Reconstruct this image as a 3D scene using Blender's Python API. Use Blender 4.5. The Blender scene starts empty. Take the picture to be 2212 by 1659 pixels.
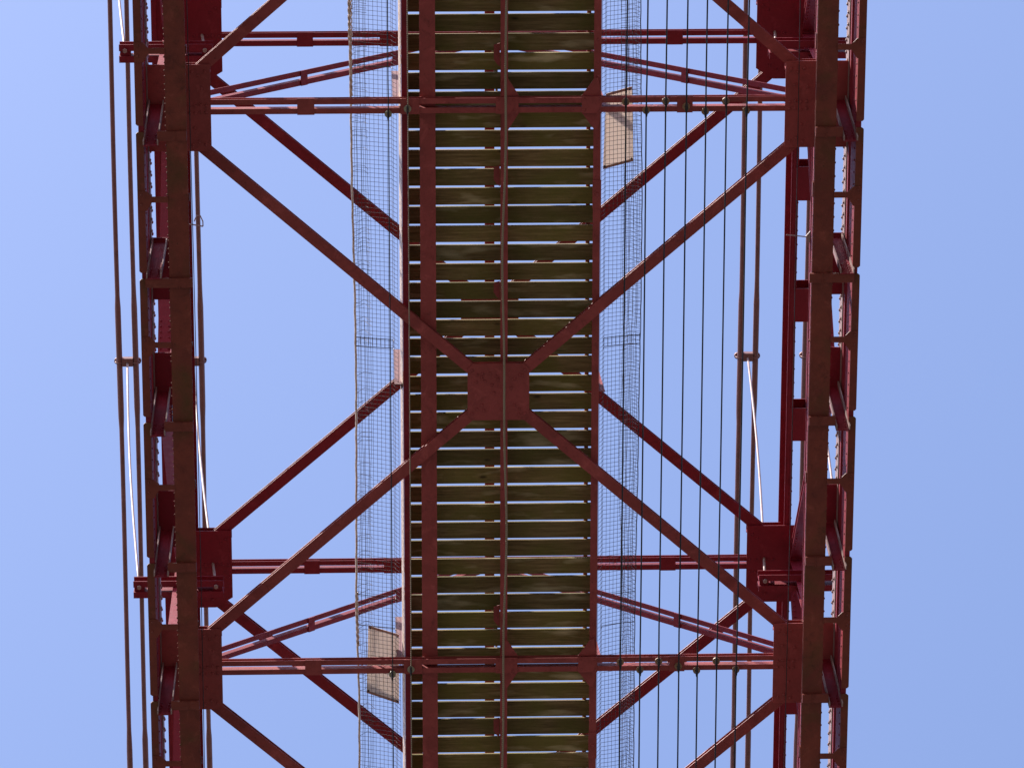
import bpy, bmesh, math, random
from mathutils import Vector, Matrix
random.seed(7)
D = bpy.data
SC = bpy.context.scene
COL = SC.collection

# ------------------------------------------------------------------ camera
# eye at the origin, 1.6 m above the ground, looking steeply up at the span
CAM = Vector((-1.3513, -10.4625, 0.0))
RIGHT = Vector((0.99942928, -0.00151854, -0.03374625))
DOWN = Vector((-0.00854485, 0.95513601, -0.29604424))
FWD = Vector((0.03268181, 0.29616363, 0.95457792))
cd = D.cameras.new('camera'); cam = D.objects.new('camera', cd); COL.objects.link(cam)
cam.matrix_world = Matrix(((RIGHT.x, -DOWN.x, -FWD.x, CAM.x), (RIGHT.y, -DOWN.y, -FWD.y, CAM.y),
                           (RIGHT.z, -DOWN.z, -FWD.z, CAM.z), (0, 0, 0, 1)))
cd.sensor_width = 36; cd.lens = 36 * 9001.8 / 2212; cd.clip_start = 0.1; cd.clip_end = 20000
SC.camera = cam

# ------------------------------------------------------------------ light
SUN = Vector((-0.58, -0.50, 1.0)).normalized()
EL = math.asin(SUN.z); AZ = math.atan2(SUN.x, SUN.y)
w = D.worlds.new('World'); SC.world = w; w.use_nodes = True
nt = w.node_tree; nt.nodes.clear()
sky = nt.nodes.new('ShaderNodeTexSky'); sky.sky_type = 'NISHITA'; sky.sun_disc = False
sky.sun_elevation = EL; sky.sun_rotation = AZ % (2 * math.pi)
sky.air_density = 1.0; sky.dust_density = 1.5; sky.ozone_density = 1.0; sky.altitude = 0
bg = nt.nodes.new('ShaderNodeBackground'); bg.inputs[1].default_value = 0.15
wo = nt.nodes.new('ShaderNodeOutputWorld')
tm = nt.nodes.new('ShaderNodeMix'); tm.data_type = 'RGBA'; tm.blend_type = 'MULTIPLY'; tm.inputs[0].default_value = 1; tm.inputs[7].default_value = (0.92, 0.89, 0.98, 1)
nt.links.new(sky.outputs[0], tm.inputs[6]); nt.links.new(tm.outputs[2], bg.inputs[0]); nt.links.new(bg.outputs[0], wo.inputs[0])
ld = D.lights.new('sun', 'SUN'); ld.energy = 4.8; ld.angle = math.radians(0.53); ld.color = (1.0, 0.93, 0.84)
sun = D.objects.new('sun', ld); COL.objects.link(sun)
sun.rotation_euler = (-SUN).to_track_quat('-Z', 'Y').to_euler()
SC.view_settings.view_transform = 'Standard'; SC.view_settings.look = 'None'
SC.view_settings.exposure = 1.17; SC.view_settings.gamma = 1.0
SC.cycles.max_bounces = 6; SC.cycles.diffuse_bounces = 4

# ------------------------------------------------------------------ levels of the span (metres above the eye)
P = 6.459            # panel length
ZR = 43.05           # underside of the rail beams
H1 = 43.85           # lower bracing
ZD = 44.24           # underside of the deck planks
H2 = 47.18           # upper bracing
ZB = 46.38           # hanger beams
ZC = 55.5            # suspension cables
NODES = [-P, 0.0, P, 2 * P]
Y0, Y1 = -P - 0.6, 2 * P + 0.6

# ------------------------------------------------------------------ materials
def mat(name, rough=0.6, metallic=0.0, spec=0.28):
    m = D.materials.new(name); m.use_nodes = True
    n = m.node_tree.nodes; b = n['Principled BSDF']
    b.inputs['Roughness'].default_value = rough; b.inputs['Metallic'].default_value = metallic
    b.inputs['Specular IOR Level'].default_value = spec
    return m, m.node_tree, b
def nd(t, kind, **kw):
    n = t.nodes.new(kind)
    for k, v in kw.items(): setattr(n, k, v)
    return n
def mapping(t, scale, out='Object', rnd=False):
    tc = nd(t, 'ShaderNodeTexCoord'); mp = nd(t, 'ShaderNodeMapping')
    mp.inputs['Scale'].default_value = scale
    src = tc.outputs[out]
    if rnd:
        oi = nd(t, 'ShaderNodeObjectInfo'); mu = nd(t, 'ShaderNodeMath', operation='MULTIPLY'); mu.inputs[1].default_value = 91.7
        t.links.new(oi.outputs['Random'], mu.inputs[0])
        ad = nd(t, 'ShaderNodeVectorMath', operation='ADD'); t.links.new(src, ad.inputs[0]); t.links.new(mu.outputs[0], ad.inputs[1])
        src = ad.outputs[0]
    t.links.new(src, mp.inputs['Vector']); return mp.outputs[0]
def noise(t, vec, scale, detail=5, rough=0.6, dist=0.0):
    n = nd(t, 'ShaderNodeTexNoise'); n.inputs['Scale'].default_value = scale; n.inputs['Detail'].default_value = detail
    n.inputs['Roughness'].default_value = rough; n.inputs['Distortion'].default_value = dist
    t.links.new(vec, n.inputs['Vector']); return n.outputs[0]
def ramp(t, fac, stops):
    r = nd(t, 'ShaderNodeValToRGB'); e = r.color_ramp.elements
    while len(e) < len(stops): e.new(0.5)
    for i, (p, c) in enumerate(stops):
        e[i].position = p; e[i].color = (*c, 1) if len(c) == 3 else c
    t.links.new(fac, r.inputs[0]); return r.outputs[0]
def mix(t, fac, a, b, mode='MIX'):
    m = nd(t, 'ShaderNodeMix', data_type='RGBA', blend_type=mode)
    if isinstance(fac, (int, float)): m.inputs[0].default_value = fac
    else: t.links.new(fac, m.inputs[0])
    for s, i in ((a, 6), (b, 7)):
        if isinstance(s, tuple): m.inputs[i].default_value = (*s, 1)
        else: t.links.new(s, m.inputs[i])
    return m.outputs[2]
def bump(t, b, h, strength=0.3, dist=0.01):
    bp = nd(t, 'ShaderNodeBump'); bp.inputs['Strength'].default_value = strength; bp.inputs['Distance'].default_value = dist
    t.links.new(h, bp.inputs['Height']); t.links.new(bp.outputs[0], b.inputs['Normal'])

def paint(name, base, dark, rust, rough=0.55, grime=0.5, green=None):
    m, t, b = mat(name, rough)
    v = mapping(t, (1, 1, 1))
    n1 = noise(t, v, 2.2, 6, 0.65); n2 = noise(t, v, 14, 6, 0.7); n3 = noise(t, v, 60, 3, 0.6)
    c = mix(t, ramp(t, n1, [(0.35, (0, 0, 0)), (0.7, (1, 1, 1))]), base, dark)
    c = mix(t, ramp(t, n2, [(0.58, (0, 0, 0)), (0.75, (grime, grime, grime))]), c, rust)
    n5 = noise(t, mapping(t, (1, 1, 1)), 4.0, 9, 0.78, 0.5)
    c = mix(t, ramp(t, n5, [(0.54, (0, 0, 0)), (0.66, (0.45,) * 3)]), c, tuple(min(1, x * 1.5 + .02) for x in base))
    c = mix(t, ramp(t, n5, [(0.33, (0.55,) * 3), (0.45, (0, 0, 0))]), c, tuple(x * .4 for x in dark))
    n6 = noise(t, v, 34, 4, 0.6)
    c = mix(t, ramp(t, n6, [(0.66, (0, 0, 0)), (0.72, (0.7,) * 3)]), c, tuple(x * .5 for x in rust))
    if green:
        n4 = noise(t, v, 1.1, 4, 0.6, 0.6)
        c = mix(t, ramp(t, n4, [(0.5, (0, 0, 0)), (0.68, (0.8, 0.8, 0.8))]), c, green)
    t.links.new(c, b.inputs['Base Color'])
    t.links.new(ramp(t, n2, [(0.3, (rough - .12,) * 3), (0.8, (rough + .2,) * 3)]), b.inputs['Roughness'])
    bump(t, b, n3, 0.25, 0.005)
    return m
M = {}
M['red'] = paint('red_lead_paint', (0.31, 0.056, 0.058), (0.205, 0.036, 0.036), (0.12, 0.034, 0.026))
M['deep'] = paint('deep_red_paint', (0.19, 0.006, 0.020), (0.15, 0.005, 0.016), (0.09, 0.014, 0.012))
M['rail'] = paint('weathered_rail_paint', (0.19, 0.038, 0.026), (0.115, 0.022, 0.018), (0.06, 0.030, 0.016), 0.5, 0.6, (0.080, 0.040, 0.012))
M['cable'] = paint('cable_and_sunlit_post_paint', (0.21, 0.095, 0.095), (0.16, 0.075, 0.074), (0.10, 0.07, 0.06), 0.6)  # cables and clamps; also the sunlit tone of the left railing posts
M['rod'] = paint('rod_and_sunlit_edge_paint', (0.29, 0.20, 0.195), (0.25, 0.17, 0.165), (0.17, 0.11, 0.10), 0.5)  # rods and fittings; its pale tone also paints sunlight onto strip and flanges

m, t, b = mat('old_plank_wood', 0.85, 0, 0.2)
v = mapping(t, (0.35, 7, 7), rnd=True); v2 = mapping(t, (1, 1, 1), rnd=True); v3 = mapping(t, (1.3, 6, 1), rnd=True)
g = noise(t, v, 6, 8, 0.7, 0.25); s = noise(t, v2, 1.6, 4, 0.55, 0.3); k = noise(t, v3, 1.15, 3, 0.5, 0.1); gf = noise(t, v, 22, 5, 0.7)
c = ramp(t, g, [(0.3, (0.088, 0.060, 0.028)), (0.48, (0.180, 0.126, 0.062)), (0.7, (0.30, 0.22, 0.12))])
c = mix(t, ramp(t, s, [(0.42, (0, 0, 0)), (0.62, (0.75,) * 3)]), c, (0.140, 0.130, 0.034))
c = mix(t, ramp(t, k, [(0.58, (0, 0, 0)), (0.74, (0.75,) * 3)]), c, (0.52, 0.45, 0.31))
c = mix(t, ramp(t, gf, [(0.55, (0, 0, 0)), (0.7, (0.5,) * 3)]), c, (0.035, 0.025, 0.014))
vk = nd(t, 'ShaderNodeTexVoronoi'); vk.inputs['Scale'].default_value = 2.3; t.links.new(mapping(t, (0.8, 2.0, 1.0), rnd=True), vk.inputs['Vector'])
c = mix(t, ramp(t, vk.outputs['Distance'], [(0.035, (0.8,) * 3), (0.11, (0, 0, 0))]), c, (0.022, 0.014, 0.008))
oi = nd(t, 'ShaderNodeObjectInfo')
c = mix(t, 1.0, c, ramp(t, oi.outputs['Random'], [(0.0, (0.62, 0.62, 0.58)), (1.0, (1.2, 1.13, 1.0))]), 'MULTIPLY')
t.links.new(c, b.inputs['Base Color']); bump(t, b, g, 0.5, 0.006)
M['wood'] = m

m, t, b = mat('mesh_wire', 0.5, 0.2); v = mapping(t, (1, 1, 1)); n = noise(t, v, 9, 3)
t.links.new(ramp(t, n, [(0.35, (0.04, 0.028, 0.03)), (0.65, (0.09, 0.06, 0.055))]), b.inputs['Base Color']); M['wire'] = m
m, t, b = mat('galvanised_tube', 0.45, 0.3); v = mapping(t, (1, 1, 1)); n = noise(t, v, 18, 4)
t.links.new(ramp(t, n, [(0.35, (0.46, 0.33, 0.26)), (0.65, (0.74, 0.60, 0.50))]), b.inputs['Base Color']); M['tube'] = m
m, t, b = mat('black_cable_sheath', 0.5); v = mapping(t, (1, 1, 1)); n = noise(t, v, 5, 3)
t.links.new(ramp(t, n, [(0.35, (0.012, 0.014, 0.018)), (0.65, (0.03, 0.032, 0.036))]), b.inputs['Base Color']); M['black'] = m
m, t, b = mat('strand_rope', 0.7); wv = nd(t, 'ShaderNodeTexWave', wave_type='BANDS', bands_direction='DIAGONAL')
wv.inputs['Scale'].default_value = 26; t.links.new(mapping(t, (1, 1, 1)), wv.inputs['Vector'])
t.links.new(ramp(t, wv.outputs[0], [(0.25, (0.10, 0.075, 0.05)), (0.7, (0.40, 0.33, 0.24))]), b.inputs['Base Color']); M['rope'] = m
m, t, b = mat('board_sheet', 0.6); v = mapping(t, (1, 1, 1)); n = noise(t, v, 3, 5)
cc = ramp(t, n, [(0.3, (0.80, 0.70, 0.62)), (0.7, (0.88, 0.78, 0.70))]); t.links.new(cc, b.inputs['Base Color'])
tr = nd(t, 'ShaderNodeBsdfTranslucent'); tr.inputs[0].default_value = (0.74, 0.67, 0.63, 1)
mx = nd(t, 'ShaderNodeMixShader'); mx.inputs[0].default_value = 0.42
t.links.new(b.outputs[0], mx.inputs[1]); t.links.new(tr.outputs[0], mx.inputs[2]); t.links.new(mx.outputs[0], t.nodes['Material Output'].inputs[0])
M['board'] = m
m, t, b = mat('board_edging', 0.6); v = mapping(t, (1, 1, 1)); n = noise(t, v, 12, 4)
t.links.new(ramp(t, n, [(0.3, (0.38, 0.20, 0.16)), (0.7, (0.50, 0.29, 0.24))]), b.inputs['Base Color']); M['edging'] = m
m, t, b = mat('insulator_clay', 0.5); v = mapping(t, (1, 1, 1)); n = noise(t, v, 30, 3)
t.links.new(ramp(t, n, [(0.3, (0.24, 0.13, 0.075)), (0.7, (0.33, 0.20, 0.12))]), b.inputs['Base Color']); M['clay'] = m
m, t, b = mat('pale_insulator', 0.4); v = mapping(t, (1, 1, 1)); n = noise(t, v, 30, 3)
t.links.new(ramp(t, n, [(0.3, (0.20, 0.19, 0.13)), (0.7, (0.34, 0.33, 0.25))]), b.inputs['Base Color']); M['glass'] = m
m, t, b = mat('dark_bounce_ground', 0.35); v = mapping(t, (1, 1, 1)); n = noise(t, v, 0.05, 8); n2 = noise(t, v, 1.2, 6)  # unseen added ground, dark so that little light bounces up
c = ramp(t, n, [(0.35, (0.050, 0.046, 0.036)), (0.65, (0.070, 0.062, 0.048))])
t.links.new(c, b.inputs['Base Color']); bump(t, b, n2, 0.6, 0.3); M['bounce_ground'] = m

# ------------------------------------------------------------------ mesh helpers
class MB:
    def __init__(s): s.v = []; s.f = []
    def box(s, x0, x1, y0, y1, z0, z1):
        if x0 > x1: x0, x1 = x1, x0
        i = len(s.v)
        s.v += [(x, y, z) for z in (z0, z1) for y in (y0, y1) for x in (x0, x1)]
        s.f += [tuple(i + k for k in q) for q in ((0, 2, 3, 1), (4, 5, 7, 6), (0, 1, 5, 4), (2, 6, 7, 3), (0, 4, 6, 2), (1, 3, 7, 5))]
        return s
    def prism(s, A, B):                                   # two matching rings
        i = len(s.v); n = len(A); s.v += [tuple(p) for p in A] + [tuple(p) for p in B]
        s.f += [tuple(i + k for k in range(n)), tuple(i + n + k for k in range(n))[::-1]]
        s.f += [(i + k, i + (k + 1) % n, i + n + (k + 1) % n, i + n + k) for k in range(n)]
        return s
    def ex_x(s, poly, x0, x1):                            # (y,z) profile drawn out along x
        return s.prism([(x0, y, z) for y, z in poly], [(x1, y, z) for y, z in poly])
    def ex_y(s, poly, y0, y1):                            # (x,z) profile drawn out along y
        return s.prism([(x, y0, z) for x, z in poly], [(x, y1, z) for x, z in poly])
    def ex_z(s, poly, z0, z1):
        return s.prism([(x, y, z0) for x, y in poly], [(x, y, z1) for x, y in poly])
    def bar(s, p, q, poly, side=None):                    # profile (u,v): u sideways, v upwards
        p = Vector(p); q = Vector(q); d = (q - p).normalized()
        u = side if side else d.cross(Vector((0, 0, 1))).normalized()
        vv = u.cross(d).normalized()
        return s.prism([p + u * a + vv * b for a, b in poly], [q + u * a + vv * b for a, b in poly])
    def tube(s, pts, r, n=6, caps=True):
        pts = [Vector(p) for p in pts]; i = len(s.v)
        rs = r if isinstance(r, (list, tuple)) else [r] * len(pts)
        for k, p in enumerate(pts):
            d = (pts[min(k + 1, len(pts) - 1)] - pts[max(k - 1, 0)]).normalized()
            h = Vector((0, 0, 1)) if abs(d.z) < 0.9 else Vector((1, 0, 0))
            a = d.cross(h).normalized(); b2 = d.cross(a)
            s.v += [tuple(p + (a * math.cos(2 * math.pi * j / n) + b2 * math.sin(2 * math.pi * j / n)) * rs[k]) for j in range(n)]
        for k in range(len(pts) - 1):
            s.f += [(i + k * n + j, i + k * n + (j + 1) % n, i + (k + 1) * n + (j + 1) % n, i + (k + 1) * n + j) for j in range(n)]
        if caps:
            s.f += [tuple(i + j for j in range(n))[::-1], tuple(i + (len(pts) - 1) * n + j for j in range(n))]
        return s
    def rivet(s, p, nrm, r=0.013):
        p = Vector(p); nrm = Vector(nrm); h = Vector((0, 0, 1)) if abs(nrm.z) < 0.9 else Vector((1, 0, 0))
        a = nrm.cross(h).normalized(); b2 = nrm.cross(a); i = len(s.v)
        for rr, hh in ((r, -0.001), (r * 0.85, r * 0.55), (r * 0.4, r * 0.85)):
            s.v += [tuple(p + (a * math.cos(j * math.pi / 3) + b2 * math.sin(j * math.pi / 3)) * rr + nrm * hh) for j in range(6)]
        for k in range(2):
            s.f += [(i + k * 6 + j, i + k * 6 + (j + 1) % 6, i + k * 6 + 6 + (j + 1) % 6, i + k * 6 + 6 + j) for j in range(6)]
        s.f.append(tuple(i + 12 + j for j in range(6))); return s
    def build(s, name, m, parent=None, smooth=False):
        vs = [Vector(p) for p in s.v]
        c = sum(vs, Vector()) / len(vs)
        me = D.meshes.new(name); me.from_pydata([tuple(p - c) for p in vs], [], s.f)
        bm = bmesh.new(); bm.from_mesh(me); bmesh.ops.recalc_face_normals(bm, faces=bm.faces); bm.to_mesh(me); bm.free()
        if smooth: me.polygons.foreach_set('use_smooth', [True] * len(me.polygons))
        me.materials.append(m)
        o = D.objects.new(name, me); COL.objects.link(o)
        wp = c.copy()
        if parent:
            o.parent = parent
            q = parent
            while q: wp -= q.location; q = q.parent
        o.location = wp
        return o
def C_prof(y0, z0, w=.06, h=.085, t=.01): return [(y0, z0), (y0 + w, z0), (y0 + w, z0 + h), (y0, z0 + h), (y0, z0 + h - t), (y0 + w - t, z0 + h - t), (y0 + w - t, z0 + t), (y0, z0 + t)]
def thing(name, label, cat, loc, group=None):
    o = D.objects.new(name, None); COL.objects.link(o); o.location = loc; o.empty_display_size = 0.3
    o['label'] = label; o['category'] = cat
    if group: o['group'] = group
    return o
def tag(o, label, cat, group=None):
    o['label'] = label; o['category'] = cat
    if group: o['group'] = group
    return o

# ------------------------------------------------------------------ unseen ground plane, added far below to bounce light onto the undersides
g = MB().box(-9000, 9000, -9000, 9000, -2.6, -1.6).build('bounce_ground', M['bounce_ground']); g['kind'] = 'structure'

# ================================================================== the girder of the bridge
BR = thing('bridge_girder', 'dark red riveted steel lattice bridge span with crossed braces, filling the picture',
           'bridge', (0, P / 2, H1))
def part(mb, name, m, parent=None, label=None, smooth=False):
    o = mb.build(name, M[m], parent or BR, smooth)
    if label: o['label'] = label
    return o
segs = [(NODES[i] + k * P / 4, NODES[i] + (k + 1) * P / 4) for i in range(3) for k in range(4)]
for s in (-1, 1):
    side = 'left' if s < 0 else 'right'
    xi, xo = (3.35, 3.572) if s > 0 else (3.328, 3.549)
    # inner rail beam: channel with its web outside
    mb = MB()
    mb.ex_y([(s * x, z) for x, z in ((xi, ZR), (xo, ZR), (xo, ZR + .26), (xi + .02, ZR + .26), (xi + .02, ZR + .245), (xo - .02, ZR + .245),
                                     (xo - .02, ZR + .016), (xi, ZR + .016))], Y0, Y1)
    y = Y0 + .1; k = 0
    while y < Y1:
        if random.random() > .08: mb.rivet((s * xo, y, ZR + (.05 if k % 2 else .11)), (s, 0, 0), .015)
        y += .075; k += 1
    rail = part(mb, 'rail_beam', 'rail', label='brown weathered inner rail beam of the %s girder side' % side)
    # joint pads and small inner clips on the rail beam
    for i, (a, b2) in enumerate(segs):
        mb = MB().box(s * (xi - .012), s * (xi + .004), (a + b2) / 2 - .05 + random.uniform(-.1, .1), (a + b2) / 2 + .03, ZR + .03, ZR + .09)
        part(mb, 'rail_clip', 'rail', rail)
    # outer rail girder
    gi = 3.787; go = 3.868
    mb = MB()
    mb.ex_y([(s * x, z) for x, z in ((gi, ZR + .012), (gi + .055, ZR + .012), (gi + .055, ZR + .026), (gi + .012, ZR + .026),
                                     (gi + .012, 43.47), (gi + .05, 43.47), (gi + .05, 43.482), (gi, 43.482))], Y0, Y1)
    mb.ex_y([(s * x, z) for x, z in ((gi, 43.69), (gi + .05, 43.69), (gi + .05, 43.702), (gi + .012, 43.702),
                                     (gi + .012, 44.06), (gi + .06, 44.06), (gi + .06, 44.072), (gi, 44.072))], Y0, Y1)
    for yq in [Y0 + .2] + [n_ + k_ * P / 4 + .02 for n_ in NODES[:-1] for k_ in range(4)]: mb.box(s * (gi + .013), s * (gi + .025), yq - .05, yq + .05, 43.40, 43.80)
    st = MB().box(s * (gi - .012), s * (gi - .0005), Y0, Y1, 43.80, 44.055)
    y = Y0 + .05; k = 0
    while y < Y1:
        st.rivet((s * (gi - .012), y, 43.87 if k % 2 else 43.99), (-s, 0, 0), .021)
        if k % 2: mb.rivet((s * gi, y, ZR + .08), (-s, 0, 0), .012)
        y += .066; k += 1
    og = part(mb, 'outer_girder', 'deep', label='deep riveted outer plate of the %s girder side' % side)
    part(st, 'rivet_strip', 'rod', og, 'riveted angle along the top of the outer plate, painted pale as if sunlit')  # pale colour paints in the sunlit band along this angle
    for a, b2 in segs:
        ch = .018
        part(MB().ex_z([(s * gi, a + .07), (s * (go - ch), a + .07), (s * go, a + .07 + ch), (s * go, b2 - ch), (s * (go - ch), b2), (s * gi, b2)], ZR - .006, ZR + .010),
             'rail_strip', 'rail', og)
    # strap with flared end between both rails, in the middle of each quarter
    for a, b2 in segs:
        m_ = (a + b2) / 2
        mb = MB().ex_z([(s * (xo - .006), m_ - .035), (s * 3.715, m_ - .035), (s * 3.772, m_ - .095), (s * (go - .002), m_ - .095),
                        (s * (go - .002), m_ + .12), (s * 3.772, m_ + .12), (s * 3.715, m_ + .03), (s * (xo - .006), m_ + .03)], ZR - .016, ZR - .007)
        for yy in (-.06, .05): mb.rivet((s * 3.825, m_ + yy, ZR - .016), (0, 0, -1), .014)
        part(mb, 'strap', 'rail', og)
    # cross channel and slanted hanger at each quarter
    for i, (a, b2) in enumerate(segs + [(2 * P, 0)]):
        q = i % 4
        inx = xi - (.03 if q == 1 else -.002)
        mb = MB().ex_x([(a + .055, ZR - .006), (a + .055, ZR - .046), (a + .115, ZR - .05), (a + .16, ZR - .036), (a + .16, ZR - .006)], s * inx, s * (3.805 if q == 1 else 3.640))
        mb.box(s * (xi + .11), s * (xi + .118), a + .05, a + .165, ZR - .052, ZR - .03)
        cc_ = part(mb, 'cross_channel', 'rail')
        x0, x1, lean = 3.648, 3.803, -.045
        if s < 0: x0, x1, lean = 3.632, 3.795, -.03
        yb, yt = (a + .20, a - .05) if q != 1 else (a + .05, a - .12)
        zb, zt = ZR - .058, H1 - .03
        d = Vector((0, yt - yb, zt - zb)); n_ = Vector((0, -d.z, d.y)).normalized()
        mb = MB()
        def P3(x, yz, off): return (s * (x + lean * (yz[1] - zb) / (zt - zb)), yz[0] + n_.y * off, yz[1] + n_.z * off)
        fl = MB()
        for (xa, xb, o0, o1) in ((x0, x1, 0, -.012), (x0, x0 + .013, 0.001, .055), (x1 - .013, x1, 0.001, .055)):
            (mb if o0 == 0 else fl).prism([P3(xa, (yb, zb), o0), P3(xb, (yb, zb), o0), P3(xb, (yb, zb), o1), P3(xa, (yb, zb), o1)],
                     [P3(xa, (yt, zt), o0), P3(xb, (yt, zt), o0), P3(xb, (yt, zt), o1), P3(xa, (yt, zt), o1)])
        for kk in range(4):
            for xx in (x0 + .04, x1 - .04):
                f_ = .05 + kk * .045
                mb.rivet(P3(xx, (yb + (yt - yb) * f_ / .8, zb + (zt - zb) * f_ / .8), 0.0), n_, .011)
        hc = part(mb, 'hanger_channel', 'deep', label='slanted channel hanger between lower chord and rails')
        part(fl, 'flange', 'rod', hc)  # sunlit channel edges put into the colour, paler than the web
        # tie plate of the lower chord in the gap above
        if q == 1: part(MB().box(s * 3.46, s * 3.774, a - .17, a + .53, H1 + .0, H1 + .012), 'tie_plate', 'deep')
        if q == 2: part(MB().box(s * 3.46, s * 3.774, a - .48, a + .12, H1 + .0, H1 + .012), 'tie_plate', 'deep')
        if q == 3: part(MB().box(s * 3.46, s * 3.774, a - .50, a + .16, H1 + .0, H1 + .012), 'tie_plate', 'deep')
    # lower chord box above the rails
    mb = MB().box(s * 3.44, s * 3.455, Y0, Y1, H1 - .01, H1 + .19).box(s * 3.545, s * 3.56, Y0, Y1, H1 + .014, H1 + .19).box(s * 3.43, s * 3.565, Y0, Y1, H1 + .192, H1 + .204)
    y = Y0
    while y < Y1: mb.rivet((s * 3.44, y, H1 + .05), (-s, 0, 0), .013); y += .13
    part(mb, 'lower_chord', 'deep', label='lower chord of the %s side' % side)
    # upper chord: two channels with batten plates
    mb = MB()
    for xa, xb, dr in ((3.495, 3.62, 1), (3.925, 3.80, -1)):
        xl = xa + .04 * dr
        mb.ex_y([(s * x, z) for x, z in ((xl, H2), (xb, H2), (xb, H2 + .34), (xb + .005 * dr, H2 + .34), (xb + .005 * dr, H2 + .354), (xa + .005 * dr, H2 + .354), (xa + .005 * dr, H2 + .34),
                                         (xb - .014 * dr, H2 + .34), (xb - .014 * dr, H2 + .014), (xl, H2 + .014))], Y0, Y1)
        mb.ex_y([(s * x, z) for x, z in ((xl + .02 * dr, H2 - .012), (xl + .045 * dr, H2 - .012), (xl + .045 * dr, H2 - .001), (xl + .02 * dr, H2 - .001))], Y0, Y1)
    y = Y0 + .2
    while y < Y1: mb.rivet((s * 3.615, y, H2 + .005), (s, 0, 0), .013); mb.rivet((s * 3.805, y, H2 + .005), (-s, 0, 0), .013); y += .17
    uc = part(mb, 'upper_chord', 'deep', label='upper chord of the %s side' % side)
    for nY in NODES[:-1]:
        for dy in (P / 2 - 1.48, P / 2, P / 2 + 1.48):
            a = nY + dy
            part(MB().box(s * 3.56, s * 3.87, a - .205, a + .205, H2 - .0115, H2 - .0015), 'batten_plate', 'deep', uc)
            part(MB().box(s * 3.56, s * 3.87, a - .205, a + .205, H2 + .355, H2 + .365), 'batten_plate', 'deep', uc)
    # web members: V diagonals down to each half panel, posts at the nodes
    I = [(-.075, -.055), (.075, -.055), (.075, -.042), (.006, -.042), (.006, .042), (.075, .042), (.075, .055), (-.075, .055), (-.075, .042), (-.006, .042), (-.006, -.042), (-.075, -.042)]
    for nY in NODES[:-1]:
        for a, b2 in ((nY + .12, nY + P / 2 - .1), (nY + P - .12, nY + P / 2 + .1)):
            p = Vector((s * 3.69, a, H2 - .02)); q_ = Vector((s * 3.69, b2, H1 + .35))
            mb = MB().bar(p, q_, I, Vector((1, 0, 0)))
            d = (q_ - p).normalized(); vv = Vector((1, 0, 0)).cross(d).normalized()
            L = (q_ - p).length
            for kk in range(7):
                for xx in (-.045, .045):
                    for e in (.25 + kk * .07, L - .25 - kk * .07):
                        mb.rivet(p + d * e + Vector((xx, 0, 0)) + vv * (.055 if vv.z < 0 else -.055), vv * (1 if vv.z < 0 else -1), .013)
            part(mb, 'web_diagonal', 'deep', label='inclined web member of the %s girder side' % side)
    for nY in NODES:
        mb = MB().bar((s * 3.69, nY, H1 + .02), (s * 3.69, nY, H2), I, Vector((1, 0, 0)))
        part(mb, 'web_post', 'deep')
    for nY in NODES[:-1]:
        part(MB().box(s * 3.60, s * 3.612, nY + P / 2 - .42, nY + P / 2 + .42, H1 + .02, H1 + .62), 'web_gusset', 'deep')
    # gusset plates
    for nY in NODES:
        mb = MB().ex_z([(s * 3.10, nY - .475), (s * 3.11, nY - .482), (s * 3.774, nY - .482), (s * 3.774, nY + .475), (s * 3.10, nY + .475)], H1 - .026, H1 - .014)
        mb.box(s * 3.10, s * 3.435, nY - .478, nY - .36, H1 + .090, H1 + .098).box(s * 3.10, s * 3.435, nY - .40, nY - .39, H1 - .0135, H1 + .089)
        for xx, yy in ((3.16, -.40), (3.23, -.36), (3.30, -.40), (3.16, .40), (3.23, .37), (3.30, .41), (3.15, -.03), (3.21, -.04), (3.27, -.03), (3.33, -.035), (3.15, .045),
                       (3.21, .04), (3.27, .05), (3.33, .045), (3.20, -.22), (3.28, .22), (3.34, -.2)):
            mb.rivet((s * xx, nY + yy, H1 - .026), (0, 0, -1), .019)
        part(mb, 'gusset_plate', 'red', label='riveted lower corner plate of the %s side' % side)
        mb = MB().ex_z([(s * 3.09, nY - .486), (s * 3.80, nY - .486), (s * 3.80, nY + .486), (s * 3.29, nY + .486), (s * 3.09, nY + .36)], H2 - .026, H2 - .014)
        mb.box(s * 3.09, s * 3.50, nY - .485, nY - .36, H2 + .095, H2 + .103).box(s * 3.09, s * 3.50, nY - .40, nY - .39, H2 - .0135, H2 + .094)
        for xx, yy in ((3.13, -.06), (3.2, -.06), (3.27, -.06), (3.34, -.06), (3.41, -.06), (3.13, .1), (3.2, .1), (3.27, .1), (3.16, -.38), (3.22, -.33), (3.25, .33), (3.33, .38)):
            mb.rivet((s * xx, nY + yy, H2 - .026), (0, 0, -1), .018)
        part(mb, 'upper_gusset_plate', 'deep', label='riveted upper corner plate of the %s side' % side)
    # hanger beams under the upper chord, pairs of channels
    for nY in NODES:
        mb = MB(); yc = nY - .03
        mb.ex_x(C_prof(yc - .105, ZB, .076, .17, .012), s * 3.17, s * 4.23)
        y0 = yc + .03
        mb.ex_x([(y0, ZB), (y0 + .076, ZB), (y0 + .076, ZB + .012), (y0 + .012, ZB + .012), (y0 + .012, ZB + .158), (y0 + .076, ZB + .158), (y0 + .076, ZB + .17), (y0, ZB + .17)],
                s * 3.17, s * 4.23)
        mb.box(s * 4.10, s * 4.22, yc - .028, yc + .029, ZB + .03, ZB + .14).box(s * 3.18, s * 3.29, yc - .028, yc + .029, ZB + .03, ZB + .14)
        part(mb, 'hanger_beam', 'deep', label='double channel beam carrying the %s hanger rods' % side)

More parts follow.
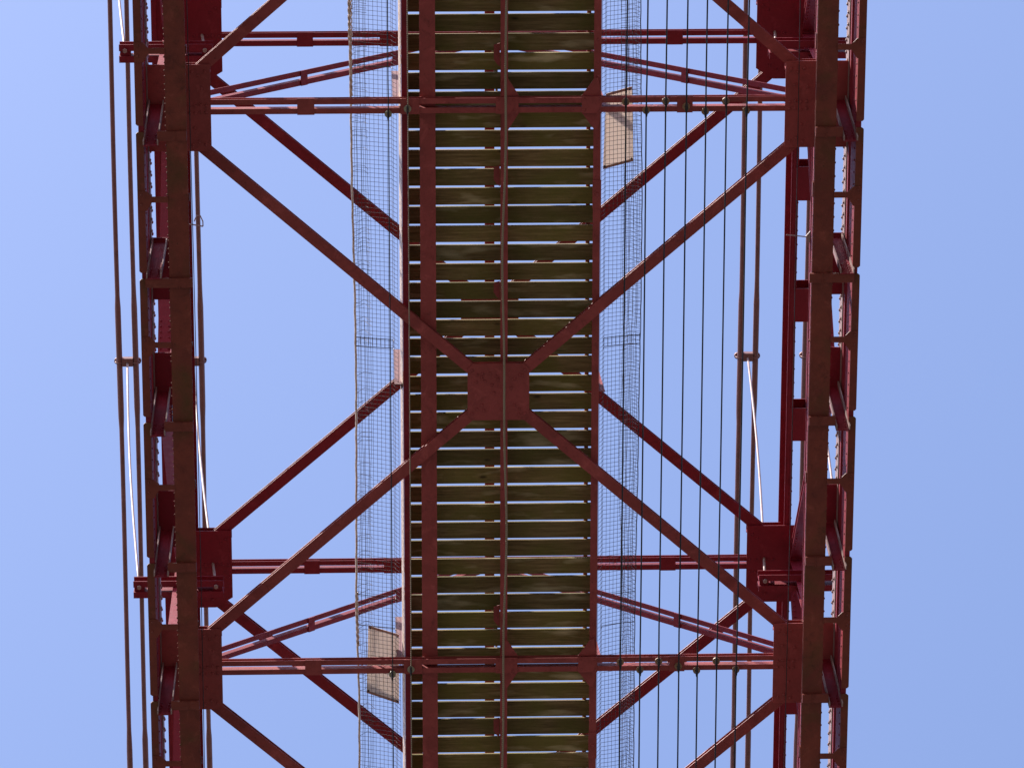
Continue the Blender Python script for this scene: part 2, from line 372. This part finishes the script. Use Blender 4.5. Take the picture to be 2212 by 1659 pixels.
# small hook fittings seen beside the upper chords
mb = MB().tube([(-3.49, 2.03, 46.6), (-3.33, 2.06, 46.6)], .008, 6).tube([(-3.43, 2.0, 46.6), (-3.40, 1.93, 46.6), (-3.36, 1.93, 46.6), (-3.33, 2.0, 46.6), (-3.33, 2.06, 46.6)], .007, 6)
part(mb, 'hook', 'rod', label='pale hook bracket on the left side')
mb = MB().tube([(3.40, 2.13, 46.3), (3.66, 2.16, 46.3)], .007, 6).ex_z([(3.62, 2.15), (3.68, 2.08), (3.68, 2.24)], 46.29, 46.31)
part(mb, 'hook', 'rod', label='pale hook bracket on the right side')

# cross struts: pairs of angles with stitch plates
def L_prof(y0, z0, w=.06, h=.085, t=.01): return [(y0, z0), (y0 + w, z0), (y0 + w, z0 + t), (y0 + t, z0 + t), (y0 + t, z0 + h), (y0, z0 + h)]
for nY in NODES:
    mb = MB().ex_x(C_prof(nY - .088, H1), -3.43, 3.43).ex_x(L_prof(nY + .017, H1, .06, .1), -3.43, 3.43)
    o = part(mb, 'cross_strut', 'red', label='lower double angle strut')
    # small drilled holes read as bright dots: real short bolts of bare metal
    for x0, x1 in ((-2.172, -1.987), (1.93, 2.10)):
        part(MB().box(x0, x1, nY - .098, nY + .084, H1 - .013, H1 - .001), 'stitch_plate', 'red', o)
    part(MB().box(-.855, -1.06, nY - .09, nY + .082, H1 - .013, H1 - .001), 'stitch_plate', 'red', o)
    for x0, x1, xc in ((-.03, .215, .065), (.90, 1.116, 1.07)):
        mb = MB().box(x0, x1, nY - .10, nY + .084, H1 - .013, H1 - .001)
        for rx, ry in ((.03, -.07), (.03, .05), (.19, -.07), (.19, .055)): mb.rivet((x0 + rx, nY + ry, H1 - .013), (0, 0, -1), .013)
        part(mb, 'stitch_plate', 'red', o)
        tri = (.105, .105 + .15) if xc < 1 else (1.035, .90)
        for dy in (-1, 1):
            e = .10 if dy < 0 else .084
            mb = MB().ex_z([(tri[0], nY + dy * (e + .19)), (tri[0] - (.04 if xc < 1 else -.04), nY + dy * (e + .19)), (tri[0] - (.08 if xc < 1 else -.08), nY + dy * (e + .001)), (tri[1] - (.03 if xc < 1 else 0), nY + dy * (e + .001))], H1 + .03, H1 + .04)
            part(mb, 'corner_plate', 'red', o)
    mb = MB().ex_x(C_prof(nY - .085, H2), -3.5, 3.5).ex_x(L_prof(nY + .01, H2, .062, .09), -3.5, 3.5)
    o = part(mb, 'cross_strut', 'deep', label='upper double angle strut')
    for x0, x1 in ((-2.228, -2.041), (2.049, 2.237), (-1.272, -1.048), (-.17, .17), (1.0, 1.2)):
        part(MB().box(x0, x1, nY - .093, nY + .078, H2 - .013, H2 - .001), 'stitch_plate', 'deep', o)
    # sway braces: from above each lower corner up to the middle of the upper strut
    for s in (-1, 1):
        A = Vector((s * 3.44, nY, H1 + .16)); B = Vector((s * .10, nY, H2 - .06)); d = (B - A).normalized(); n_ = Vector((-d.z, 0, d.x)) * s
        n_ = n_ if n_.z > 0 else -n_
        mb = MB()
        for y0 in (-.088, .02):
            ring = lambda C0: [C0 + Vector((0, y0, 0)) , C0 + Vector((0, y0 + .06, 0)), C0 + Vector((0, y0 + .06, 0)) + n_ * .01, C0 + Vector((0, y0 + .01, 0)) + n_ * .01,
                               C0 + Vector((0, y0 + .01, 0)) + n_ * .07, C0 + Vector((0, y0, 0)) + n_ * .07]
            if y0 < 0: ring = lambda C0: [C0 + Vector((0, y0, 0)), C0 + Vector((0, y0 + .06, 0)), C0 + Vector((0, y0 + .06, 0)) + n_ * .07, C0 + Vector((0, y0 + .05, 0)) + n_ * .07,
                               C0 + Vector((0, y0 + .05, 0)) + n_ * .01, C0 + Vector((0, y0, 0)) + n_ * .01]
            mb.prism(ring(A), ring(B))
        o = part(mb, 'sway_brace', 'deep', label='inclined double brace on the %s' % ('left' if s < 0 else 'right'))
        L = (B - A).length
        for f0, wd in ((.395, .095), (.70, .09)):
            C0 = A + d * (L * f0 - wd / 2) - n_ * .012; C1 = A + d * (L * f0 + wd / 2) - n_ * .012
            mb = MB().prism([C0 + Vector((0, -.09, 0)), C0 + Vector((0, .082, 0)), C0 + Vector((0, .082, 0)) + n_ * .011, C0 + Vector((0, -.09, 0)) + n_ * .011],
                            [C1 + Vector((0, -.09, 0)), C1 + Vector((0, .082, 0)), C1 + Vector((0, .082, 0)) + n_ * .011, C1 + Vector((0, -.09, 0)) + n_ * .011])
            part(mb, 'stitch_plate', 'deep', o)

# crossed lateral braces with centre plates, lower and upper
for nY in NODES[:-1]:
    yc = nY + P / 2
    for sx in (-1, 1):
        for sy in (-1, 1):
            for (Z, slope, wid, mt) in ((H1, .872, .125, 'red'), (H2, .86, .13, 'deep')):
                p = Vector((sx * .26, yc + sy * .26 * slope, Z + .002)); xe = 3.24 if Z == H1 else 3.36; q_ = Vector((sx * xe, yc + sy * xe * slope, Z + .002))
                u = (q_ - p).cross(Vector((0, 0, 1))).normalized()
                if u.y > 0: u = -u                      # u points to -Y: that side carries the upright leg
                h_ = wid / 2
                prof = [(-h_, 0), (h_, 0), (h_, .010), (-h_ + .012, .010), (-h_ + .012, .066), (h_, .066), (h_, .076), (-h_, .076)]
                d = (q_ - p).normalized(); up_ = Vector((0, 0, 1))
                mb = MB().prism([p + u * a + up_ * b2 for a, b2 in prof], [q_ + u * a + up_ * b2 for a, b2 in prof])
                part(mb, 'lateral_brace', mt, label='%s diagonal brace' % ('lower' if Z == H1 else 'upper'))
    c_ = .06
    def octa(hw, hh, y): return [(-hw + c_, y - hh), (hw - c_, y - hh), (hw, y - hh + c_), (hw, y + hh - c_), (hw - c_, y + hh), (-hw + c_, y + hh), (-hw, y + hh - c_), (-hw, y - hh + c_)]
    mb = MB().ex_z(octa(.34, .325, yc), H1 - .012, H1).box(-.285, .285, yc - .325, yc - .2, H1 + .062, H1 + .07).box(-.285, .285, yc - .24, yc - .23, H1 + .0005, H1 + .061)
    for i in range(14):
        a = random.uniform(-.28, .28); b2 = random.uniform(-.26, .26); mb.rivet((a, yc + b2, H1 - .012), (0, 0, -1), .018)
    for dx in (-1, 1):
        for dy in (-1, 1):
            for k in range(3): mb.rivet((dx * (.29 - k * .055), yc + dy * (.25 - k * .05), H1 - .012), (0, 0, -1), .018)
    part(mb, 'centre_plate', 'red', label='square plate where the lower diagonals cross')
    part(MB().ex_z(octa(.34, .31, yc), H2 - .012, H2), 'centre_plate', 'deep', label='square plate where the upper diagonals cross')
part(MB().box(-.055, .058, Y0, Y1, H2 + .10, H2 + .20), 'top_runner', 'deep', label='middle runner between the upper struts')

# ================================================================== walkway
WK = thing('walkway', 'slatted timber plank walkway on steel runners along the middle of the span', 'walkway', (0, P / 2, ZD))
def wpart(mb, name, m, parent=None, label=None, smooth=False):
    o = mb.build(name, M[m], parent or WK, smooth)
    if label: o['label'] = label
    return o
zs = H1 + .115
mb = MB().ex_y([(-1.045, zs), (-.982, zs), (-.982, zs + .012), (-1.033, zs + .012), (-1.033, ZD - .002), (-1.045, ZD - .002)], Y0, Y1)
wpart(mb, 'runner', 'deep', label='edge runner on the left of the planks')
mb = MB().box(-.852, -.680, Y0, Y1, zs, zs + .014).box(-.776, -.758, Y0, Y1, zs + .015, ZD - .012).box(-.84, -.69, Y0, Y1, ZD - .011, ZD - .001)
wpart(mb, 'runner', 'red', label='wide runner left of the middle')
mb = MB().box(.025, .105, Y0, Y1, zs, zs + .012).box(.060, .070, Y0, Y1, zs + .013, ZD - .001)
y = Y0
while y < Y1: mb.rivet((.04, y, zs), (0, 0, -1), .01); y += .31
wpart(mb, 'runner', 'red', label='narrow middle runner')
mb = MB().box(1.034, 1.116, Y0, Y1, zs, zs + .012).box(1.104, 1.116, Y0, Y1, zs + .013, ZD + .05)
for y, dy in [(NODES[i] + f, 1) for i in range(3) for f in (.5, .72, P - .7, P - .45, P - .3)]: mb.rivet((1.075, y, zs), (0, 0, -1), .015)
for nY in NODES[1:]: mb.box(1.028, 1.122, nY + .86, nY + 1.18, zs - .012, zs - .001).rivet((1.075, nY + 1.02, zs - .012), (0, 0, -1), .022)
wpart(mb, 'runner', 'red', label='edge runner on the right of the planks')
wpart(MB().box(.975, 1.02, Y0, Y1, ZD + .055, ZD + .10), 'hold_down_strip', 'red')
# brackets beside the middle runner
for nY in NODES[:-1]:
    for f, ln in ((.74, .18), (P - .62, .2), (2.05, .15)):
        a = nY + f
        wpart(MB().ex_z([(-.045, a), (.022, a - .02), (.022, a + ln + .04), (-.012, a + ln + .01), (-.045, a + ln - .04)], zs + .12, zs + .13), 'bracket', 'red')
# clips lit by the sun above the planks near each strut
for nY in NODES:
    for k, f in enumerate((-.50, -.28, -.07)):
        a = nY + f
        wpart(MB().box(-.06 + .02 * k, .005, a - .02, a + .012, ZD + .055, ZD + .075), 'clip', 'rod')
pitch = P / 30
ys = [-.076 + .5 * pitch + pitch * k for k in range(-31, 62)]
ys = [y for y in ys if Y0 + .1 < y < Y1 - .1][:95]
for y in ys:
    wd = .0942 + random.uniform(-.003, .0022); x0 = -.985 + random.uniform(-.006, .006); x1 = 1.07 + random.uniform(-.006, .006)
    y += random.uniform(-.003, .003); t0 = random.uniform(-.0015, .0015); c_ = .004
    z0 = ZD + .0015; z1 = ZD + .038
    n = 9; mb = MB(); i = 0
    ring = []
    for k in range(n + 1):
        x = x0 + (x1 - x0) * k / n; e0 = random.uniform(-.0006, .0006); e1 = random.uniform(-.0006, .0006)
        ya = y - wd + e0 - t0 * (k / n - .5); yb = y + wd + e1 + t0 * (k / n - .5)
        mb.v += [(x, ya + c_, z0), (x, yb - c_, z0), (x, yb, z0 + c_), (x, yb, z1), (x, ya, z1), (x, ya, z0 + c_)]
    for k in range(n):
        for j in range(6): mb.f.append((k * 6 + j, k * 6 + (j + 1) % 6, k * 6 + 6 + (j + 1) % 6, k * 6 + 6 + j))
    mb.f += [tuple(range(6))[::-1], tuple(n * 6 + j for j in range(6))]
    wpart(mb, 'plank', 'wood')
# lashing tube along the left edge, railing posts
wpart(MB().ex_y([(-1.048, 43.985), (-1.053, 43.985), (-1.078, 44.125), (-1.073, 44.125)], Y0, Y1), 'kick_plate', 'tube', label='pale leaning strip along the left edge')
for yy in [n_ + f for n_ in NODES for f in (0, P / 2)][:-1]:
    for s in (-1, 1):
        x0, x1 = (1.10, 1.185) if s > 0 else (1.065, 1.145)
        y0 = yy - .06 if s < 0 else yy + .04
        mb = MB().ex_y([(s * x0, 43.97), (s * x1, 43.97), (s * (x1 - (.05 if s > 0 else 0)), 45.3), (s * x0, 45.3)], y0, y0 + .012)
        mb.box(s * x0, s * (x0 + .01), y0 + .013, y0 + .06, 43.98, 45.3)
        wpart(mb, 'railing_post', 'cable' if s < 0 else 'red', label='flat railing post on the %s edge' % ('left' if s < 0 else 'right'))  # left posts painted paler than the right for the sun on them

# ================================================================== safety mesh on both sides
def interp(tab, y):
    if y <= tab[0][0]: return tab[0][1]
    for (a, va), (b, vb) in zip(tab, tab[1:]):
        if y <= b: return va + (vb - va) * (y - a) / (b - a)
    return tab[-1][1]
LX = [(-1.1, 1.594), (1.07, 1.585), (2.27, 1.566), (3.3, 1.561), (5.4, 1.578), (5.9, 1.585), (7, 1.562), (8, 1.567)]
RX = [(-1.0, 1.553), (.2, 1.572), (1.1, 1.592), (2.3, 1.593), (3.3, 1.583), (4.4, 1.578), (5.5, 1.565), (6.5, 1.560), (8, 1.568)]
def sag(y, s):
    return .02 * math.sin(y * 2.1 + s) + .012 * math.sin(y * 5.3)
def sheet(s, u, y):
    """u 0..1 across the sheet from the deck edge out to the border, >1 the part folded back"""
    X = interp(LX if s < 0 else RX, y); xi = 1.10 if s < 0 else 1.125
    r = (y % 1.6) / 1.6
    if u <= .16:
        a = u / .16; return (s * (xi + .055 * math.sin(a * math.pi / 2) * 1.0), y, 44.02 + .16 * a + .01)
    if u <= 1:
        a = (u - .16) / .84; x = xi + .055 + (X - xi - .055) * a
        return (s * x, y, 44.19 + .17 * a + sag(y, s) * math.sin(a * math.pi) * .8)
    a = (u - 1)
    wid = .17 if s < 0 else .205
    if s > 0: wid *= 1 - .35 * math.exp(-((y - 6.2) / 1.1) ** 2) - .25 * math.exp(-((y - 7.8) / .8) ** 2)
    return (s * (X - .004 - wid * a), y + .03 * a * math.sin(y * 3), 44.37 + .10 * math.sin(a * math.pi) + .03 * math.sin(a * 9 + y * 1.3) + .02 * math.sin(y * 7 + a * 5))
for s in (-1, 1):
    side = 'left' if s < 0 else 'right'
    mt = thing('safety_mesh', 'wire safety mesh along the %s edge of the walkway, %s' % (side, 'bordered by a lashed rope' if s < 0 else 'crumpled along its outer border'),
               'wire mesh', (s * 1.3, P / 2, 44.1), 'wire meshes beside the walkway')
    YA, YB = -P, 2 * P
    mb = MB(); r = .0025
    us = [.0, .08, .16] + [.16 + .84 * k / 9 for k in range(1, 10)]
    y = YA
    while y < YB:
        j = random.uniform(-.002, .002)
        sk = .008 * math.sin(y * .9)
        mb.tube([sheet(s, u, y + j + sk * u) for u in (0, .05, .1, .16, .45, .75, 1)], r, 3, False); y += .05
    N = int((YB - YA) / .12)
    for u in us:
        mb.tube([sheet(s, u, YA + (YB - YA) * k / N) for k in range(N + 1)], r, 3, False)
    for ysm in (-.36, 2.72, 2.82, 6.12, 5.75):
        mb.tube([sheet(s, u, ysm + .02 * u) for u in (.1, .16, .45, .75, 1)], .0042, 4, False)
    # seam: twisted ends of two sheets
    for ysm in (2.72, 9.2):
        for u in us[2:]:
            mb.tube([sheet(s, u, ysm), sheet(s, u, ysm + .1)], .004, 4, False)
    mt_mesh = mb.build('mesh_sheet', M['wire'], mt)
    mb = MB(); y = YA
    folds = (1.0, 1.25, 1.5, 1.75, 2.0)
    while y < YB:
        if s > 0 or random.random() < .55:
            j = random.uniform(-.006, .006); j2 = random.uniform(-.014, .014)
            mb.tube([sheet(s, u, y + j + j2 * (u - 1)) for u in folds], r, 3, False)
        y += .05 if s < 0 else .045
    for k2 in range(5 if s < 0 else 7):
        u0 = 1.05 + .95 * (k2 + .5) / (5 if s < 0 else 7)
        ph = random.uniform(0, 6)
        mb.tube([sheet(s, u0 + .045 * math.sin(YA + k * .31 + ph) + .02 * math.sin(k * 1.3 + ph), YA + (YB - YA) * k / N) for k in range(N + 1)], r, 3, False)
    mb.build('folded_border', M['wire'], mt)
    mb = MB().tube([tuple(Vector(sheet(s, 1, YA + (YB - YA) * k / N)) + Vector((s * .008 + .003 * math.sin(k * 2.1), 0, 0))) for k in range(N + 1)], .0125 if s < 0 else .004, 6)
    if s < 0:      # lashing wound round the border near the top strut
        for y_a, y_b, rr in ((-2.3, -.62, .020), (-.62, .0, .012), (5.75, 6.4, .013)):
            n = int((y_b - y_a) / .02)
            for ph in (0, 2.1, 4.2):
                mb.tube([tuple(Vector(sheet(s, 1, y_a + (y_b - y_a) * k / n)) + Vector((-.004 + rr * math.cos(k * .55 + ph), 0, rr * math.sin(k * .55 + ph)))) for k in range(n + 1)], .0075, 5)
    mb.build('border_rope', M['tube' if s < 0 else 'wire'], mt, True)

# boards lying on the mesh
for s, pts, lab in ((-1, ((-1.459, 6.147), (-1.113, 6.21), (-1.117, 7.05), (-1.485, 6.967)), 'pale tan board wired on the left mesh beside the lower strut'),
                    (1, ((1.186, -.034), (1.474, -.087), (1.499, .754), (1.157, .811)), 'pale tan board wired on the right mesh beside the upper strut')):
    def zz(x): return 44.225 + .38 * (abs(x) - 1.12)
    pts = [(x, y) for x, y in pts]; cx = sum(p[0] for p in pts) / 4; cy = sum(p[1] for p in pts) / 4
    bt = thing('board', lab, 'board', (cx, cy, zz(cx)), 'boards fixed on the mesh')
    mb = MB().prism([(x, y, zz(x)) for x, y in pts], [(x, y, zz(x) + .006) for x, y in pts]); mb.build('sheet', M['board'], bt)
    for k in range(4):
        a, b2 = pts[k], pts[(k + 1) % 4]
        if k in (0, 2):
            ia = [p[1] + (.03 if k == 0 else -.03) for p in (a, b2)]
            mb = MB().prism([(a[0], a[1], zz(a[0]) - .004), (b2[0], b2[1], zz(b2[0]) - .004), (b2[0], ia[1], zz(b2[0]) - .004), (a[0], ia[0], zz(a[0]) - .004)],
                            [(a[0], a[1], zz(a[0]) - .001), (b2[0], b2[1], zz(b2[0]) - .001), (b2[0], ia[1], zz(b2[0]) - .001), (a[0], ia[0], zz(a[0]) - .001)])
            mb.build('edge_strip', M['edging'], bt)
    for x, y in pts:
        dx = -.022 if x > cx else .022; dy = -.03 if y > cy else .03
        MB().tube([(x + dx, y + dy, zz(x + dx) - .014), (x + dx, y + dy, zz(x + dx) + .01)], .009, 8).build('bolt', M['black'], bt)

# ================================================================== thin cables under the struts, on round insulators
wires = [(-1.19, -.98)]
WL = [(-1.192, .072, 'black', 'pale', 'thin cable left of the walkway crossing over the mesh'),
      (-.983, .018, 'rope', 'pale', 'thin pale cable running under the left edge of the walkway'),
      (1.372, -.045, 'black', 'clay', 'first thin dark cable right of the walkway, crossing the mesh'),
      (1.595, .05, 'black', 'clay', 'second thin dark cable, just outside the right mesh'),
      (1.805, -.05, 'black', 'clay', 'third thin dark cable from the right mesh'),
      (2.028, .012, 'black', 'clay', 'fourth thin dark cable, held at the right strut plates'),
      (2.235, .065, 'black', 'clay', 'fifth thin dark cable from the right mesh'),
      (2.455, -.045, 'black', 'clay', 'sixth thin dark cable, next to last on the right'),
      (2.679, .06, 'black', 'clay', 'seventh and outermost thin dark cable before the right hanging cables')]
ordn = ['outer', 'inner', 'first', 'second', 'third', 'fourth', 'fifth', 'sixth', 'seventh']
disc = None
for wi, (x, dy, mt, kind, lab) in enumerate(WL):
    z0 = H1 - .085 if dy < -.02 or dy > .03 else H1 - .085
    sg = random.uniform(.04, .07); pts = []
    for i, nY in enumerate(NODES[:-1]):
        K = 16
        for k in range(K if i < 2 else K + 1):
            f = k / K; pts.append((x + .004 * math.sin(i + wi), nY + dy + f * P, z0 - sg * 4 * f * (1 - f)))
    rad = .0085 if wi >= 2 else (.006 if wi == 0 else .0065)
    c = MB().tube(pts, rad, 6).build('thin_cable', M[mt], None, True); tag(c, lab, 'cable', 'thin cables strung under the span')
    for nY, wh in ((0.0, 'upper'), (P, 'lower')):
        yy = nY + dy
        r_ = .041 if wi < 2 else .043
        it = thing('insulator', '%s disc on the %s strut under the %s thin cable %s of the walkway' % ('greenish' if wi < 2 else 'tan', wh, ordn[wi], 'left' if wi < 2 else 'right'),
                   'insulator', (x, yy, H1 - .05), 'insulators on the %s strut' % wh)
        zt = H1 - .0145 if (wi < 2 or wi == 5) else H1 - .0005
        MB().tube([(x, yy, zt), (x, yy, H1 - .028), (x, yy, H1 - .032), (x, yy, H1 - .05)], [r_ * .5, r_ * .6, r_, r_ * .96], 18).build('disc', M['glass' if wi < 2 else 'clay'], it)
        MB().tube([(x, yy, H1 - .0505), (x, yy, H1 - .072)], [r_ * .45, r_ * .35], 12).build('boss', M['clay' if wi < 2 else 'black'], it)
        MB().tube([(x, yy - .06, z0 + .001), (x, yy - .025, z0), (x, yy + .025, z0), (x, yy + .06, z0 + .001)], [rad * 1.1, rad * 1.8, rad * 1.8, rad * 1.1], 8).build('grip', M['black'], it)
# edge cables just inside both girders
for x, z, lab in ((-3.325, H1 - .12, 'thin dark cable close along the left girder'), (3.235, H1 - .12, 'thin dark cable close along the right girder')):
    pts = [(x + .012 * math.sin(y * .35), y, z) for y in [Y0 + k * .4 for k in range(int((Y1 - Y0) / .4) + 1)]]
    tag(MB().tube(pts, .0048, 5).build('thin_cable', M['black']), lab, 'cable', 'thin cables strung under the span')
# centre strand rope
pts = [(.062 + .018 * math.sin(y * 1.15 + 2.4) + .008 * math.sin(y * 2.9), y, H1 - .10 - .05 * math.sin(y * .48) ** 2) for y in [-P + k * .2 for k in range(int(3 * P / .2))]]
tag(MB().tube(pts, .0125, 8).build('strand_rope', M['rope'], None, True), 'twisted pale steel rope hanging under the middle runner across the centre plate', 'rope')

# ================================================================== suspension cables, sleeves, clamps and hanger rods
HY = [-.07, P - .07, 2 * P - .07]; TY = [-.07, 6.39, 2 * P - .07]
pairs = [(-4.905, -4.68, 'far left pair', -4.16), (-3.985, -3.772, 'pair over the left girder', -3.255), (3.73, 3.942, 'pair inside the right girder', 3.24), (4.64, 4.86, 'pair outside the right girder', 4.16)]
for pi_, (xa, xb, nm, xr) in enumerate(pairs):
    for x, sd in ((xa, 'left'), (xb, 'right')):
        pts = []; rs = []
        off = 0.0 if sd == 'left' else .07
        for k in range(0, 181):
            y = -8 + k * .16
            r_ = .0325
            for ty in TY:
                d = abs(y - ty + off)
                if d < .78: r_ = .0415
                elif d < .93: r_ = .0325 + .009 * (.93 - d) / .15
            pts.append((x + .006 * math.sin(y * .8 + x), y, ZC - .0035 * (y - 4) + .004 * math.sin(y * .5))); rs.append(r_)
        c = MB().tube(pts, rs, 14).build('suspension_cable', M['cable'], None, True)
        tag(c, 'thick brown suspension cable, %s one of the %s' % (sd, nm), 'cable', 'suspension cables over the span')
    xc = (xa + xb) / 2
    for i, (hy, ty) in enumerate(zip(HY, TY)):
        if i == 2: continue
        zc = ZC - .0035 * (ty - 4)
        hg = thing('cable_hanger', 'hanger rod clamped on the %s, %s' % (nm, 'at the top edge' if i == 0 else 'midway between the struts'), 'hanger', (xc, ty, zc), 'hangers between cables and girder')
        hw = (xb - xa) / 2 + .065
        ring = []
        for k in range(24):
            a = 2 * math.pi * k / 24; cx_ = (hw - .035) * (1 if math.cos(a) > 0 else -1)
            ring.append((xc + cx_ + .045 * math.cos(a), ty + .045 * math.sin(a)))
        MB().ex_z(ring, zc + .05, zc + .09).build('yoke_plate', M['cable'], hg)
        MB().box(xc - .075, xc + .075, ty - .065, ty + .05, zc - .05, zc + .045).build('saddle', M['cable'], hg)
        for x in (xa, xb):
            pp = [(x + .052 * math.cos(a), ty + .0, zc - .0 - .052 * math.sin(a)) for a in [math.pi * k / 10 for k in range(11)]]
            MB().tube([(x + .052, ty, zc + .06)] + pp + [(x - .052, ty, zc + .06)], .010, 8).build('u_bolt', M['cable'], hg, True)
        pts = [(xc + (xr - xc) * f + .035 * math.sin(f * math.pi) * (-1 if xc > 0 else 1) * (-1), ty + (hy - ty) * f, zc - .03 + (ZB - .02 - zc + .03) * f) for f in [k / 14 for k in range(15)]]
        MB().tube(pts, .0155, 10).build('rod', M['rod'], hg, True)
        MB().tube([(xr, hy, ZB - .02), (xr, hy, ZB - .045)], .026, 6).build('nut', M['rod'], hg)
